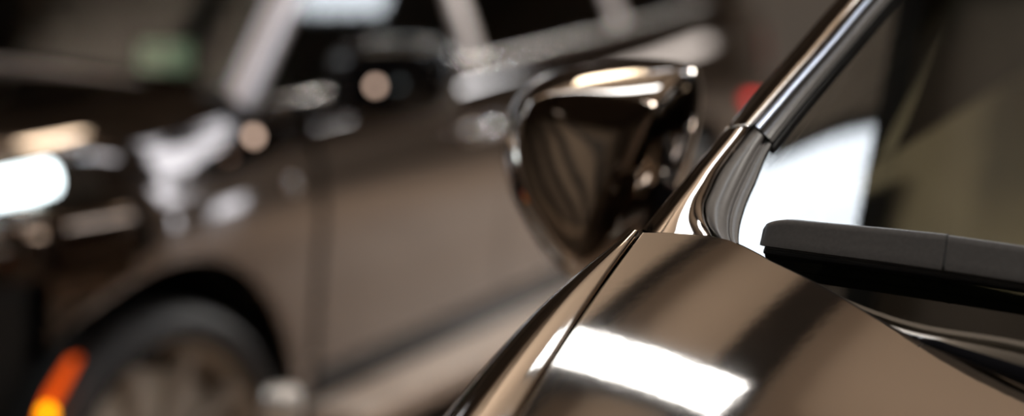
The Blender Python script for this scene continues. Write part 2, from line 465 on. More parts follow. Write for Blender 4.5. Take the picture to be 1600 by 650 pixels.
# roof, tailgate side ---------------------------------------------
topz = glass_z(XC, .76) - .18 * .41**2
rows = []
for j in range(21):
    v = j / 20; y = .76 + 2.1 * v; row = []
    for i in range(31):
        s = i / 30; xl = .215 - .05 * math.sin(PI * min(1, v * 1.2)); x = lerp(xl, 2 * XC - xl, s)
        z = (glass_z(x, .76) - .18 * .41**2) + .05 * math.sin(PI * v) - .25 * v * v - .02 * v
        row.append(L((x, y, z)))
    rows.append(row)
roof_rows = rows
MB().grid(rows).build('roof', M['paint'], car, solid=.02)
# door side: shoulder, door skin, side window
for side in (0, 1):
    rows = []
    for j in range(41):
        y = .014 + 2.5 * j / 40; k = min(1, j / 8)
        rows.append([L(p) for p in ((.012 + .02 * k, y, -.012 - .02 * k), (-.015 - .03 * k, y, -.02 - .03 * k), (-.05 - .03 * k, y, -.07), (-.10, y, -.18), (-.125, y, -.30), (-.14, y, -.50), (-.12, y, -.80), (-.10, y, -.93))])
    d = MB().grid(rows)
    (mirror_x(d) if side else d).build('door', M['paint'], car)
    rows = []
    for j in range(31):
        v = j / 30; y = .14 + 2.0 * v
        t = up_rows[-1][-1]
        ztop = min(glass_z(.2, min(y, .76)) - .03, topz - .03)
        xt = .03 + .17 * min(1, max(0, (ztop + .03)) / .36)
        rows.append([L((.03, y, -.035)), L((lerp(.03, xt, .5), y, lerp(-.035, max(ztop, -.03), .5))), L((xt, y, max(ztop, -.03)))])
    d = MB().grid(rows); (mirror_x(d) if side else d).build('side_window', M['side_glass'], car)
# cabin ------------------------------------------------------------
db = MB(); rows = []
for i in range(31):
    x = lerp(.08, 2 * XC - .08, i / 30); yb = _gy(fold(x)); z0 = glass_z(x, yb)
    rows.append([L((x, yb + .03, z0 - .03)), L((x, yb + .25, z0 - .02)), L((x, yb + .42, z0 - .05)), L((x, yb + .46, z0 - .25)), L((x, yb + .46, z0 - .5))])
db.grid(rows).build('dashboard', M['interior'], car)
st_ = MB().tube([L((1.12, .55, -.05)) + Vector((.18 * math.cos(a), .05 * math.sin(a), .18 * math.sin(a))) for a in [2 * PI * k / 40 for k in range(41)]], .014, 10)
st_.build('steering_wheel', M['interior'], car)
for sx in (.38, 1.06):
    s_ = MB().box((sx, 1.05, ZG - .42), (.5, .5, .14)).box((sx, 1.32, ZG - .12), (.48, .14, .6), Matrix.Rotation(R(-14), 3, 'X')).box((sx, 1.40, ZG + .26), (.26, .10, .17), Matrix.Rotation(R(-10), 3, 'X'))
    s_.build('seat', M['leather'], car, bevel=.035)
MB().box((XC, 1.5, ZG - .62), (1.5, 2.8, .04)).build('cabin_floor', M['interior'], car)
hl = MB(); hl.grid([[p + Vector((0, 0, -.03)) for p in r_] for r_ in roof_rows]); hl.build('headliner', M['leather'], car)
MB().box((XC, 2.75, ZG - .25), (1.4, .06, .9)).build('rear_bulkhead', M['interior'], car)
MB().box((XC + .0, .74, ZG + .28), (.22, .03, .07)).build('interior_mirror', M['interior'], car, bevel=.015)
# wheels ------------------------------------------------------------
def make_wheel(parent, c, rr=.35, flip=-1, steer=0., name='wheel', axis='y', spokes=10):
    """rim mesh with its tyre, brake disc and centre cap as sub-parts; the outer face looks along flip*axis"""
    s = rr / .35
    rim = MB(); prof = [(.280 * s, .0), (.283 * s, .008), (.272 * s, .016), (.262 * s, .05), (.250 * s, .10), (.255 * s, .20)]
    f = -flip
    def sw(mb):                          # lathe about y; turn for an x axis
        if axis == 'x':
            mb.v = [Vector((v.y, v.x, v.z)) for v in mb.v]; mb.f = [tuple(reversed(q)) for q in mb.f]
        if steer:
            r3 = Matrix.Rotation(steer, 3, 'Z'); mb.v = [r3 @ v for v in mb.v]
        return mb
    rim.lathe(prof, (0, 0, 0), flip=f)
    for k in range(spokes):
        a = 2 * PI * k / spokes; d = Vector((math.cos(a), 0, math.sin(a))); t = Vector((-math.sin(a), 0, math.cos(a))); rows = []
        for u in (0, .35, .7, 1):
            r_ = lerp(.04, .262, u) * s; w = lerp(.024, .017, u) * s; y = lerp(.05, .022, u) * f
            rows.append([d * r_ + t * w + Vector((0, y, 0)), d * r_ + t * w * .6 + Vector((0, y - .012 * f, 0)), d * r_ - t * w * .6 + Vector((0, y - .012 * f, 0)), d * r_ - t * w + Vector((0, y, 0)), d * r_ + Vector((0, y + .03 * f, 0))])
        rim.grid(rows, close_u=True)
    rim.lathe([(.0, .035), (.05 * s, .035), (.06 * s, .05), (.05 * s, .09)], (0, 0, 0), flip=f)
    ro = sw(rim).build(name, M['rim'], parent); ro.location = c
    tprof = [(.278, .006), (.283, -.006), (.292, -.014), (.308, -.017), (.330, -.008), (.344, .010), (.350, .035), (.350, .105), (.350, .175), (.343, .20), (.32, .22), (.24, .215)]
    ty = MB().lathe([(a * s, b) for a, b in tprof], (0, 0, 0), n=72, flip=f)
    for rg in (.296, .318):
        ty.lathe([((rg - .003) * s, -.016), (rg * s, -.0195), ((rg + .003) * s, -.016)], (0, 0, 0), n=72, flip=f)
    sw(ty).build('tyre', M['tyre'], ro)
    bd = MB().lathe([(.0, .055), (.218 * s, .055), (.222 * s, .06), (.222 * s, .09), (0, .09)], (0, 0, 0), flip=f); sw(bd).build('brake_disc', M['disc'], ro)
    cp = MB().lathe([(0, .018), (.026 * s, .02), (.034 * s, .034)], (0, 0, 0), flip=f); sw(cp).build('centre_cap', M['satin_metal'], ro)
    return ro
make_wheel(car, (-.10, -.78, .36), .36, flip=-1, axis='x')
make_wheel(car, (2 * XC + .10, -.78, .36), .36, flip=1, axis='x')
make_wheel(car, (-.10, 2.05, .36), .36, flip=-1, axis='x')
make_wheel(car, (2 * XC + .10, 2.05, .36), .36, flip=1, axis='x')

# wiper ---------------------------------------------------------------
wp = [(1192, 400), (1246, 407), (1304, 415), (1395, 427), (1491, 441), (1600, 458)]
pts = [W(a, b, 0) for a, b in wp]
dirx = (pts[-1] - pts[-3]).normalized()
last = pts[-1]
for k in range(1, 5):
    x = last.x + .08 * k; y = last.y + dirx.y / dirx.x * .08 * k * .9; pts.append(Vector((x, y, glass_z(x, y))))
axis = spline(pts, 120)
nrm = Vector((0, -TW, 1)).normalized(); upg = Vector((0, 1, TW)).normalized()
def at_axis(i, c, n): return L(axis[i] + upg * c + nrm * n)
def run(prof_fn, i0, i1, close=True, caps=True):
    rows = [[at_axis(i, c, n) for c, n in prof_fn(i)] for i in range(i0, i1)]
    mb = MB(); mb.grid(rows, close_u=close)
    if caps:
        nc = len(rows[0]); mb.f.append(tuple(range(nc))); mb.f.append(tuple((len(rows) - 1) * nc + k for k in reversed(range(nc))))
    return mb
def pos(i): return (axis[i] - axis[0]).length
wiper = car
def sp(i):
    d = pos(i); t = min(1, d / .026); h = (math.sqrt(max(0, 1 - (1 - t)**2)) * .62 + .38) * lerp(.78, 1.0, min(1, d / .13))
    e = min(1, max(0, (d + .004) / .02))
    pr = [(-.0050, .0118), (-.0056, .0135), (-.0035, .0152), (.0, .0172), (.005, .0202), (.010, .0234), (.0135, .0254), (.0155, .0250), (.0145, .0222), (.010, .0165), (.006, .0118)]
    return [(c * (.45 + .55 * h), .0118 + (n - .0118) * h) for c, n in pr]
k_end = next(i for i in range(len(axis)) if axis[i].x > W(1474, 457, 0).x)
blade = run(sp, 0, k_end).build('wiper_blade', M['wiper'], car)
run(lambda i: [(c * .97, .0118 + (n - .0118) * .97) for c, n in sp(i)], k_end - 1, len(axis)).build('blade_spoiler', M['wiper'], blade)
for o_ in (blade, bpy.data.objects['blade_spoiler']):
    q = o_.modifiers.new('split', 'EDGE_SPLIT'); q.split_angle = R(60)
jb = []
for f_ in (0, .0013):
    i = k_end - 1; q_ = (axis[i + 1] - axis[i]).normalized() * f_
    jb.append([at_axis(i, c * 1.0 + (.0003 if c > 0 else -.0003), n + .0002) + q_ for c, n in sp(i)])
MB().grid(jb, close_u=True).build('blade_joint', M['rubber'], blade)
holder = run(lambda i: [(-.0038, .0070), (-.0046, .0078), (-.0036, .0088), (-.0036, .0095), (-.0050, .0106), (-.0050, .0119), (.005, .0119), (.005, .0070)], 2, len(axis))
holder.build('blade_holder', M['rubber'], blade)
squee = run(lambda i: [(-.0006, .0), (-.0010, .003), (-.0032, .0052), (-.0030, .0071), (.0030, .0071), (.0032, .0052), (.0010, .003), (.0004, .0)], 1, len(axis))
squee.build('blade_rubber', M['rubber'], blade)
mid = axis[-12]
arm = spline([mid + nrm * .032, mid + Vector((.06, -.02, .02)), mid + Vector((.28, -.075, .012)), mid + Vector((.42, -.12, .006))], 30)
MB().tube([L(p) for p in arm], [.007] * 18 + [.009] * 12, 10).build('wiper_arm', M['wiper'], car)

# door mirror -----------------------------------------------------------
outl = [(785, 212), (796, 165), (826, 127), (880, 104), (945, 98), (1010, 94), (1068, 90), (1096, 104), (1100, 150), (1093, 205), (1075, 262), (1045, 325), (990, 397), (902, 466), (838, 382), (788, 296)]
face = [(806, 215), (818, 172), (842, 146), (893, 142), (950, 147), (1000, 153), (1023, 159), (1029, 172), (1021, 200), (1012, 235), (1002, 275), (985, 320), (958, 368), (906, 432), (856, 362), (812, 292)]
def c_of(pl): return (sum(p[0] for p in pl) / len(pl), sum(p[1] for p in pl) / len(pl))
def ringpt(pl, d, s=1.):
    cx, cy = c_of(pl); q_ = [(cx + (a - cx) * s, cy + (b - cy) * s) for a, b in pl]; return [loc(unproj(a, b, d if not callable(d) else d(a, b))) for a, b in q_]
def dslope(d0): return lambda a, b: d0 + (a - 930) * -.00008 + (b - 250) * .00002
mixr = lambda t: [(lerp(a[0], b[0], t), lerp(a[1], b[1], t)) for a, b in zip(outl, face)]
rings = [ringpt(outl, dslope(1.885), .90), ringpt(outl, dslope(1.882), .97), ringpt(outl, dslope(1.86), 1.), ringpt(outl, dslope(1.81), 1.004), ringpt(mixr(.25), dslope(1.775)),
         ringpt(mixr(.62), dslope(1.747)), ringpt(mixr(.90), dslope(1.733)), ringpt(mixr(1.02), dslope(1.7285)), ringpt(face, dslope(1.727), .95),
         ringpt(face, dslope(1.7240), .70), ringpt(face, dslope(1.7222), .40), ringpt(face, dslope(1.7217), .12)]
mm = MB().grid([[L(p) for p in r_] for r_ in rings], close_u=True)
n0 = len(mm.v) - 16; mm.f.append(tuple(n0 + k for k in range(16)))
dm = mm.build('door_mirror', M['gloss_paint'] if 'gloss_paint' in M else M['paint'], car, sub=2)
bk = ringpt(outl, dslope(1.884), .92)
b2 = MB(); b2.v = [L(p) for p in bk]; b2.f = [tuple(range(16))]
b2.build('mirror_glass', M['mirror'], dm, smooth=False)
s0 = loc(unproj(1010, 345, 1.83)); s1 = Vector((.0, s0.y + .02, -.05))
MB().tube([L(s0), L(lerp(s0, s1, .5) + Vector((0, 0, -.008))), L(s1)], [.03, .026, .032], 16).build('mirror_arm', M['gloss_black'], dm)
# ================================================================== WHOLE CARS (frame: x rearward from the front axle, y to the car's right, z up)
HW = .95
cW = pchip([-.92, -.85, -.7, -.5, -.25, 0, .4, 3.2, 3.55, 3.75, 3.85], [.46, .56, .69, .80, .90, .945, .955, .95, .92, .86, .76])
cS = pchip([-.92, -.7, -.4, -.15, 0, .35, 1.4, 2.4, 3.2, 3.6, 3.85], [.85, .965, 1.01, 1.012, 1.005, 1.02, 1.04, 1.07, 1.10, 1.10, 1.06])
cT = pchip([-.92, -.7, -.4, 0, .35, .6, 3.85], [.88, .99, 1.045, 1.06, 1.085, 1.09, 1.12])
def section(x):
    w, s, t = cW(x), cS(x), cT(x)
    return [Vector((x, y, z)) for y, z in ((0, .30), (.80 * w, .30), (.955 * w, .36), (.972 * w, .46), (.985 * w, .64), (1.0 * w, .80), (.985 * w, s - .09), (.925 * w, s), (.80 * w, t - .005), (.42 * w, t + .022), (0, t + .03))]
def sect_pt(sec, u):                     # u in 0..10 along the section
    i = min(int(u), 9); t = u - i; P = [2 * sec[0] - sec[1]] + sec + [Vector((sec[10].x, -sec[9].y, sec[9].z))]
    a, b, c, d = P[i], P[i + 1], P[i + 2], P[i + 3]
    return .5 * ((2 * b) + (c - a) * t + (2 * a - 5 * b + 4 * c - d) * t * t + (3 * b - a - 3 * c + d) * t**3)
def u_at_z(sec, z):
    lo, hi = 1.2, 7.
    for _ in range(24):
        m_ = (lo + hi) / 2
        if sect_pt(sec, m_).z < z: lo = m_
        else: hi = m_
    return lo
def patch(x0, x1, u0, u1, nx, nu, sgn, arch=None, ra=.432):
    xs = [lerp(x0, x1, i / nx) for i in range(nx + 1)]
    if arch is not None:                 # pack the columns towards the arch's ends
        for e in (arch - ra, arch + ra):
            for d_ in (-.001, .0005, .004, .012, .028): xs.append(e + (d_ if e < arch else -d_))
        xs = sorted(x for x in set(xs) if x0 <= x <= x1)
    rows = []
    for x in xs:
        sec = section(x); lo = u0
        if arch is not None and abs(x - arch) < ra:
            lo = u_at_z(sec, .35 + math.sqrt(ra * ra - (x - arch)**2))
        row = [sect_pt(sec, lerp(lo, u1, j / nu)) for j in range(nu + 1)]
        if arch is not None and abs(x - arch) < ra: row = [row[0] + Vector((0, -.05, 0)), row[0] + Vector((0, -.004, 0))] + row
        elif arch is not None: row = [row[0] + Vector((0, -.05, 0)), row[0] + Vector((0, -.004, 0))] + row
        rows.append([Vector((p.x, p.y * -sgn, p.z)) for p in row])      # sgn 1 = the left side (-y)
    return MB().grid(rows)
ROOF_E = pchip([1.05, 1.3, 2.0, 2.8, 3.45], [1.50, 1.57, 1.62, 1.59, 1.50])
def build_car(name, loc_, rz, label, paint, tail=False, group=None):
    root = empty(name, loc_, rz, label, 'car', group)
    for s in (1, -1):
        patch(-.92, -.306, 5.0, 7, 18, 14, s).build('front_wing_corner', paint, root)
        patch(-.92, -.306, 2, 4.98, 18, 14, s, arch=0.0).build('bumper_corner', M['rubber'], root)  # black put in for the dark reflection on the lower bumper
        patch(-.300, .498, 2, 7, 40, 24, s, arch=0.0).build('fender', paint, root)
        for (a, b, nm) in ((.506, 1.395, 'front_door'), (1.405, 2.30, 'rear_door')):
            d = patch(a, b, 3.12, 7, 16, 26, s).build(nm, paint, root)
            patch(a, b, 2, 3.1, 16, 8, s).build('lower_door_shade', M['door_foot_shade'], d)  # grey put in for the duller reflection at the door's foot
            hx = b - .16; p = sect_pt(section(hx), u_at_z(section(hx), .90))
            hd = MB().tube([Vector((hx - .11, -s * (p.y + .004), .897)), Vector((hx - .095, -s * (p.y + .035), .90)), Vector((hx + .06, -s * (p.y + .037), .905)), Vector((hx + .08, -s * (p.y + .004), .905))], .015, 10)
            hd.build('door_handle', M['chrome'], d)
        patch(2.31, 3.85, 2, 7, 50, 24, s, arch=2.85).build('rear_quarter', paint, root)
        # inner wheel housings
        for ax in (0., 2.85):
            wl = MB(); wl.grid([[Vector((ax + .43 * math.cos(a), -s * .62, .35 + .43 * math.sin(a))), Vector((ax + .43 * math.cos(a), -s * .90, .35 + .43 * math.sin(a)))] for a in [PI * k / 24 for k in range(25)]])
            wl.box((ax, -s * .60, .55), (.86, .02, .5)).build('wheel_housing', M['rubber'], root)
        # running board, sill
        MB().box((1.42, -s * .985, .380), (1.92, .14, .055)).build('running_board', M['board'], root, bevel=.012)
        MB().box((1.42, -s * .86, .38), (1.95, .14, .10)).build('sill', M['rubber'], root)
        # belt moulding
        b_ = [Vector((x, -s * (.925 * cW(x) + .002), cS(x) + .006)) for x in [lerp(.42, 3.1, k / 30) for k in range(31)]]
        MB().tube(b_, .009, 8).build('belt_moulding', M['satin_metal'], root)
        # pillars and side glass
        A0, A1_ = Vector((.30, -s * .875, 1.02)), Vector((1.12, -s * .665, 1.515))
        def wide(pts, w, th, m, nm):
            rows = []
            for i, p in enumerate(pts):
                t = (pts[min(i + 1, len(pts) - 1)] - pts[max(i - 1, 0)]).normalized(); o_ = Vector((0, -s, .35)).normalized(); c_ = t.cross(o_).normalized()
                rows.append([p + c_ * w * math.cos(a) + o_ * th * math.sin(a) for a in [2 * PI * k / 14 for k in range(14)]])
            return MB().grid(rows, close_u=True).build(nm, m, root)
        wide(spline([A0, lerp(A0, A1_, .5) + Vector((0, -s * .012, .02)), A1_, Vector((1.5, -s * .655, ROOF_E(1.5)))], 20), .036, .03, M['pillar_satin'], 'front_pillar')
        def side_pt(x, v):
            b0 = Vector((x, -s * (.925 * HW - .008), cS(x))); zt = ROOF_E(max(1.05, x)) if x > 1.12 else lerp(A0.z, A1_.z, (x - .3) / .82)
            yt = lerp(.875, .665, min(1, (x - .3) / .82)); return lerp(b0, Vector((x, -s * yt, max(zt, cS(x)))), v)
        def pane(x0, x1, x2, x3, nm):
            rows = [[side_pt(lerp(lerp(x0, x1, i / 16), lerp(x2, x3, i / 16), j / 12), j / 12) for i in range(17)] for j in range(13)]
            MB().grid(rows).build(nm, M['side_glass'], root)
        pane(.47, 1.33, .60, 1.37, 'front_side_window'); pane(1.44, 2.28, 1.47, 2.24, 'rear_side_window'); pane(2.42, 3.05, 2.36, 2.8, 'quarter_window')
        wide([side_pt(1.385, 0), side_pt(1.40, .5), side_pt(1.42, 1)], .05, .012, M['pillar'], 'centre_pillar')
        wide([side_pt(2.35, 0), side_pt(2.33, .5), side_pt(2.30, 1)], .05, .012, M['pillar'], 'rear_pillar')
        wide([side_pt(3.28, 0), side_pt(3.1, .5), side_pt(2.95, 1)], .22, .02, paint, 'tail_pillar')
        # door mirror
        mc = Vector((.53, -s * 1.10, 1.075)); rows = []
        for k in range(17):
            ph = PI * k / 16; row = []
            for q in range(28):
                th = 2 * PI * q / 28; f = lambda c: math.copysign(abs(c)**.6, c)
                x = f(math.cos(ph)) * -.075; r_ = abs(math.sin(ph))**.6
                row.append(mc + Vector((x + (.02 * math.cos(th) * s * 0), .135 * r_ * f(math.cos(th)), .08 * r_ * f(math.sin(th)) + .012 * math.cos(th) * s * -1)))
            rows.append(row)
        dm_ = MB().grid(rows, close_u=True).build('door_mirror', M['gloss_black'], root)
        MB().tube([mc + Vector((0, s * .09, -.05)), mc + Vector((-.02, s * .16, -.07)), Vector((.57, -s * .88, 1.0))], .028, 12).build('mirror_arm', M['gloss_black'], dm_)
        MB().box(mc + Vector((.068, 0, 0)), (.01, .22, .12)).build('mirror_glass', M['mirror'], dm_, smooth=False, bevel=.003)
        # headlamp wrapped round the corner
        rows = []
        for i in range(15):
            x = lerp(-.70, -.17, i / 14); sec = section(x); zl = lerp(.86, .925, i / 14); zh = min(lerp(.96, 1.03, (i / 14) ** .8), sec[7].z - .004)
            ul, uh = u_at_z(sec, zl), u_at_z(sec, zh); ps = [sect_pt(sec, lerp(ul, uh, j / 6)) for j in range(7)]
            rows.append([Vector((p.x - .004, -s * (p.y + .007), p.z)) for p in ps])
        hl_ = MB().grid(rows).build('headlamp', M['chrome'], root)
        rows = [[p + Vector((-.004, -s * .012, 0)) for p in r_] for r_ in rows]
        MB().grid(rows).build('lamp_lens', M['lens'], hl_)
        lr = [rows[i][2] + Vector((-.003, -s * .0, .004)) for i in range(2, 12)]
        MB().tube([p + Vector((0, 0, .018)) for p in lr], .028, 12).build('light_bar', M['led'] if tail is False else M['chrome'], hl_)
        # round fog lamp in a dark recess
        sec = section(-.46); p = sect_pt(sec, u_at_z(sec, .80)); fc = Vector((-.46, -s * (p.y + .004), .80))
        fr = MB().lathe([(.0, .0), (.075, .0), (.09, .006), (.095, .0)], (0, 0, 0), axis='y', n=32, flip=-1); rm = Matrix.Rotation(s * R(-14), 3, 'Z')
        fr.v = [rm @ Vector((v.x, v.y * s, v.z)) + fc for v in fr.v]; fo = fr.build('lamp_recess', M['gloss_black'], root)
        ln = MB().lathe([(0, .018), (.03, .016), (.045, .006)], (0, 0, 0), axis='y', n=28, flip=-1); ln.v = [rm @ Vector((v.x, v.y * s, v.z)) + fc for v in ln.v]
        ln.build('fog_lamp', M['side_glass'], fo)
        # side marker just ahead of the wheel arch
        rows = []
        for i in range(9):
            t = i / 8; z = lerp(.545, .655, t); x = lerp(-.325, -.25, t); sec = section(x); u = u_at_z(sec, z); p = sect_pt(sec, u)
            w = .019 * math.sin(PI * (.12 + .76 * t)) + .004
            rows.append([Vector((x - w, -s * (p.y + .003), z)), Vector((x - w * .4, -s * (p.y + .014), z)), Vector((x + w * .4, -s * (p.y + .014), z)), Vector((x + w, -s * (p.y + .003), z))])
        sm_ = MB().grid(rows).build('side_marker', M['amber'] if not tail else M['red_dim'], root)
        if not tail:
            bb = MB(); c_ = rows[1][1] + Vector((.004, -s * .008, .012)); bb.tube([c_ + Vector((0, 0, -.012)), c_, c_ + Vector((0, 0, .012))], [.006, .014, .006], 12).build('marker_bulb', M['amber_bulb'], sm_)
        # tail lamps
        rows = []
        for i in range(11):
            x = lerp(3.55, 3.845, i / 10); sec = section(x); ul, uh = u_at_z(sec, .86), u_at_z(sec, 1.0); ps = [sect_pt(sec, lerp(ul, uh, j / 4)) for j in range(5)]
            rows.append([Vector((p.x + .004, -s * (p.y + .006), p.z)) for p in ps])
        tl = MB().grid(rows).build('tail_lamp', M['red_dim'], root)
        if tail:
            MB().tube([rows[10][2] + Vector((.012, s * d_, -.10)) for d_ in (.0, .02, .04)], .017, 10).build('brake_light', M['red'], tl)
        p = sect_pt(section(3.36), u_at_z(section(3.36), .775)); rm_ = MB()
        rm_.tube([Vector((3.33, -s * (p.y + .006), .775)), Vector((3.36, -s * (p.y + .012), .775)), Vector((3.39, -s * (p.y + .006), .775))], [.009, .016, .009], 12).build('rear_marker', M['red'], root)
        rp = MB().tube([mc + Vector((-.070, 0, -.006)), mc + Vector((-.082, 0, -.006))], [.010, .007], 14).build('mirror_glint', M['peach_glint'], dm_)  # glowing dot stands in for a specular glint
        for x_, z_, r_, m_, nm in ((.295, .977, .011, M['peach_glint'], 'wing_glint'), (.38, .875, .016, M['chrome'], 'wing_glint_disc')):  # glowing dot and chrome disc added for glints on the wing
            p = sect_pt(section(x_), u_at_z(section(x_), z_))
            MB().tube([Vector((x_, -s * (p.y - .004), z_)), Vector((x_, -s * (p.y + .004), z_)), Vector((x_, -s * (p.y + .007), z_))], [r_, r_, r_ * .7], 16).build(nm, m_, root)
        for ax, st in ((0., R(-6) if not tail else 0), (2.85, 0)):
            make_wheel(root, (ax, -s * .915, .35), .35, flip=-s, steer=st, axis='y')
    # hood, closed in one skin
    hr = []
    for i in range(27):
        x = lerp(-.915, .33, i / 26); sec = section(x)
        hl2 = [sect_pt(sec, 7.015 + 2.985 * j / 14) for j in range(15)]; hr.append([Vector((p.x, -p.y, p.z)) for p in hl2] + [Vector((p.x, p.y, p.z)) for p in reversed(hl2[:-1])])
    MB().grid(hr).build('hood', paint, root)
    # nose and tail closing faces
    for x, nm in ((-.92, 'front_bumper'), (3.85, 'tailgate')):
        sec = section(x); us = [1 + 9 * k / 40 for k in range(41)]; half = [sect_pt(sec, u) for u in us]; sg = -1 if x < 0 else 1; rows = []
        for p in half:
            z = p.z; rows.append([Vector((x + sg * .10 * (1 - t * t) * (1 if .4 < z < 1.0 else .4), p.y * t, z)) for t in [-1 + k / 8 for k in range(17)]])
        MB().grid(rows).build(nm, paint, root)
    gr = MB()
    for k in range(7): gr.box((-1.03, 0, .52 + k * .035), (.012, .8, .012))
    gr.box((-1.02, 0, .62), (.006, .84, .27)).build('grille', M['gloss_black'], root)
    MB().box((-1.045, 0, .43), (.012, .44, .11)).build('front_plate', M['frame'], root, bevel=.003)
    # windscreen, rear window, roof
    def arc(x, y, w): return x - .16 * (1 - (y / w)**2)
    rows = [[Vector((lerp(arc(.42, t * .875, .875), arc(1.16, t * .665, .665) + .10, j / 16), t * lerp(.865, .66, j / 16), lerp(1.045, 1.515, j / 16) + (.055 * math.sin(PI * j / 16)) + .03 * (1 - t * t) * j / 16)) for t in [-1 + i / 12 for i in range(25)]] for j in range(17)]
    MB().grid(rows).build('windscreen', M['clear_glass'], root)
    rows = [[Vector((lerp(arc(.40, t * .9, .9) + .02, arc(.26, t * .9, .9), j / 3), t * .875, 1.05 + .012 * (1 - t * t) + [0, .012, .014, .004][j])) for t in [-1 + i / 14 for i in range(29)]] for j in range(4)]
    MB().grid(rows).build('cowl', M['trim_black'], root)
    for y0, y1 in ((-.70, -.05), (.05, .66)):
        w_ = spline([Vector((arc(.30, y0, .9) , y0, 1.075)), Vector((arc(.36, (y0 + y1) / 2, .9), (y0 + y1) / 2, 1.105)), Vector((arc(.36, y1, .9), y1, 1.10))], 16)
        MB().tube(w_, .008, 8).build('wiper', M['pillar'], root)  # pale grey puts the highlights below the windscreen into the wiper colour
    rows = [[Vector((x, t * lerp(.675, .66, min(1, i / 20)), ROOF_E(max(1.05, x)) + .075 * (1 - t**2)**.8 - .0)) for t in [-1 + q / 10 for q in range(21)]] for i, x in enumerate([lerp(1.16, 3.3, k / 24) for k in range(25)])]
    MB().grid(rows).build('roof', paint, root)
    rows = [[Vector((lerp(3.30, 3.72, j / 8), t * lerp(.66, .80, j / 8), lerp(1.53, 1.09, j / 8) + .06 * (1 - t * t) * (1 - j / 8))) for t in [-1 + q / 8 for q in range(17)]] for j in range(9)]
    MB().grid(rows).build('rear_window', M['side_glass'], root)
    # cabin
    MB().box((1.85, 0, .55), (2.9, 1.5, .03)).build('cabin_floor', M['interior'], root)
    MB().box((.70, 0, .935), (.46, 1.46, .22)).build('dashboard', M['interior'], root, bevel=.05)
    for x in (1.45, 2.35):
        for y in (-.38, .38):
            MB().box((x, y, .74), (.48, .48, .14)).box((x + .28, y, 1.02), (.14, .46, .60), Matrix.Rotation(R(14), 3, 'Y')).box((x + .36, y, 1.40), (.09, .24, .15), Matrix.Rotation(R(10), 3, 'Y')).build('seat', M['interior'], root, bevel=.035)
    MB().tube([Vector((1.02 + .07 * math.sin(a), -.38 + .18 * math.cos(a), 1.04 + .17 * math.sin(a))) for a in [2 * PI * k / 32 for k in range(33)]], .014, 8).build('steering_wheel', M['interior'], root)
    MB().box((1.5, 0, .40), (4.4, 1.3, .06)).build('underbody', M['rubber'], root)
    return root
M['board'] = mat('tan_running_board', (.90, .72, .58), .45, .0)
M['pillar'] = mat('grey_pillar_cover', (.75, .66, .61), .3, .5)
d65 = math.radians(90 - 24.5)
rx2, ry2 = Vector((math.cos(d65), math.sin(d65), 0)), Vector((-math.sin(d65), math.cos(d65), 0))
wc = Vector((-.596, 3.53, 0)) + ry2 * (HW - .005)
car2 = build_car('parked_suv', wc, d65, 'out-of-focus dark car on the left with an amber marker by its front wheel', M['paint_suv'])
# pale card lying against the foot of the parked car's windscreen
pk = unproj(258, 98, 4.25)
cd = MB().box((0, 0, 0), (.115, .003, .062)).box((0, .018, -.031), (.115, .04, .003)).build('dashboard_card', M['card'], smooth=False)
cd.location = pk + Vector((0, 0, .014)); cd.rotation_euler = (R(-20), 0, R(-6))
tag(cd, 'pale green card standing behind the windscreen of the parked car on the left', 'card')
# chrome queue post beside the wheel ---------------------------------
pc = unproj(440, 606, 3.05)
post = empty('barrier_post', (pc.x, pc.y, 0), 0, 'short polished metal barrier post standing beside the blurred front wheel', 'post')
MB().lathe([(0, 0), (.15, 0), (.155, .006), (.15, .014), (.03, .03), (0, .03)], (0, 0, 0), axis='z', n=48).build('base', M['satin_metal'], post)
MB().lathe([(.0, .02), (.025, .02), (.025, pc.z - .045), (0, pc.z - .045)], (0, 0, 0), axis='z', n=32).build('pole', M['bright_metal'], post)
MB().lathe([(0, pc.z - .06), (.030, pc.z - .06), (.031, pc.z - .03), (.029, pc.z - .008), (.022, pc.z), (0, pc.z + .001)], (0, 0, 0), axis='z', n=32).build('cap', M['bright_metal'], post)

# ================================================================== CEILING: beams, skylights, lamps (the roof grid runs at 25 degrees to the view)
GA = R(-25)
E1 = Vector((math.cos(GA), math.sin(GA), 0)); E2 = Vector((-math.sin(GA), math.cos(GA), 0)); RG = Matrix.Rotation(GA, 3, 'Z')
def clip(u):                             # length of a beam at offset u inside the walls
    a, b = -30, 30
    for n, o, lo, hi in ((E2.x, E1.x * u, X0, X1), (E2.y, E1.y * u, Y0, Y1)):
        t0, t1 = sorted(((lo - o) / n, (hi - o) / n)); a, b = max(a, t0), min(b, t1)
    return a, b
for k, u in enumerate((-7.4, -5.4, -3.4, -1.367, -.695, 1.35, 3.4, 5.4)):
    a, b = clip(u)
    c = E1 * u + E2 * (a + b) / 2; l = b - a - .1; w = .24 if u == -.695 else .11
    m_ = MB().box((c.x, c.y, CEIL_Z - .11), (w, l, .02), RG).box((c.x, c.y, CEIL_Z - .05), (.05, l, .10), RG).build('trim_%d' % (k + 1), M['beam'], smooth=False)
    tag(m_, kind='structure')
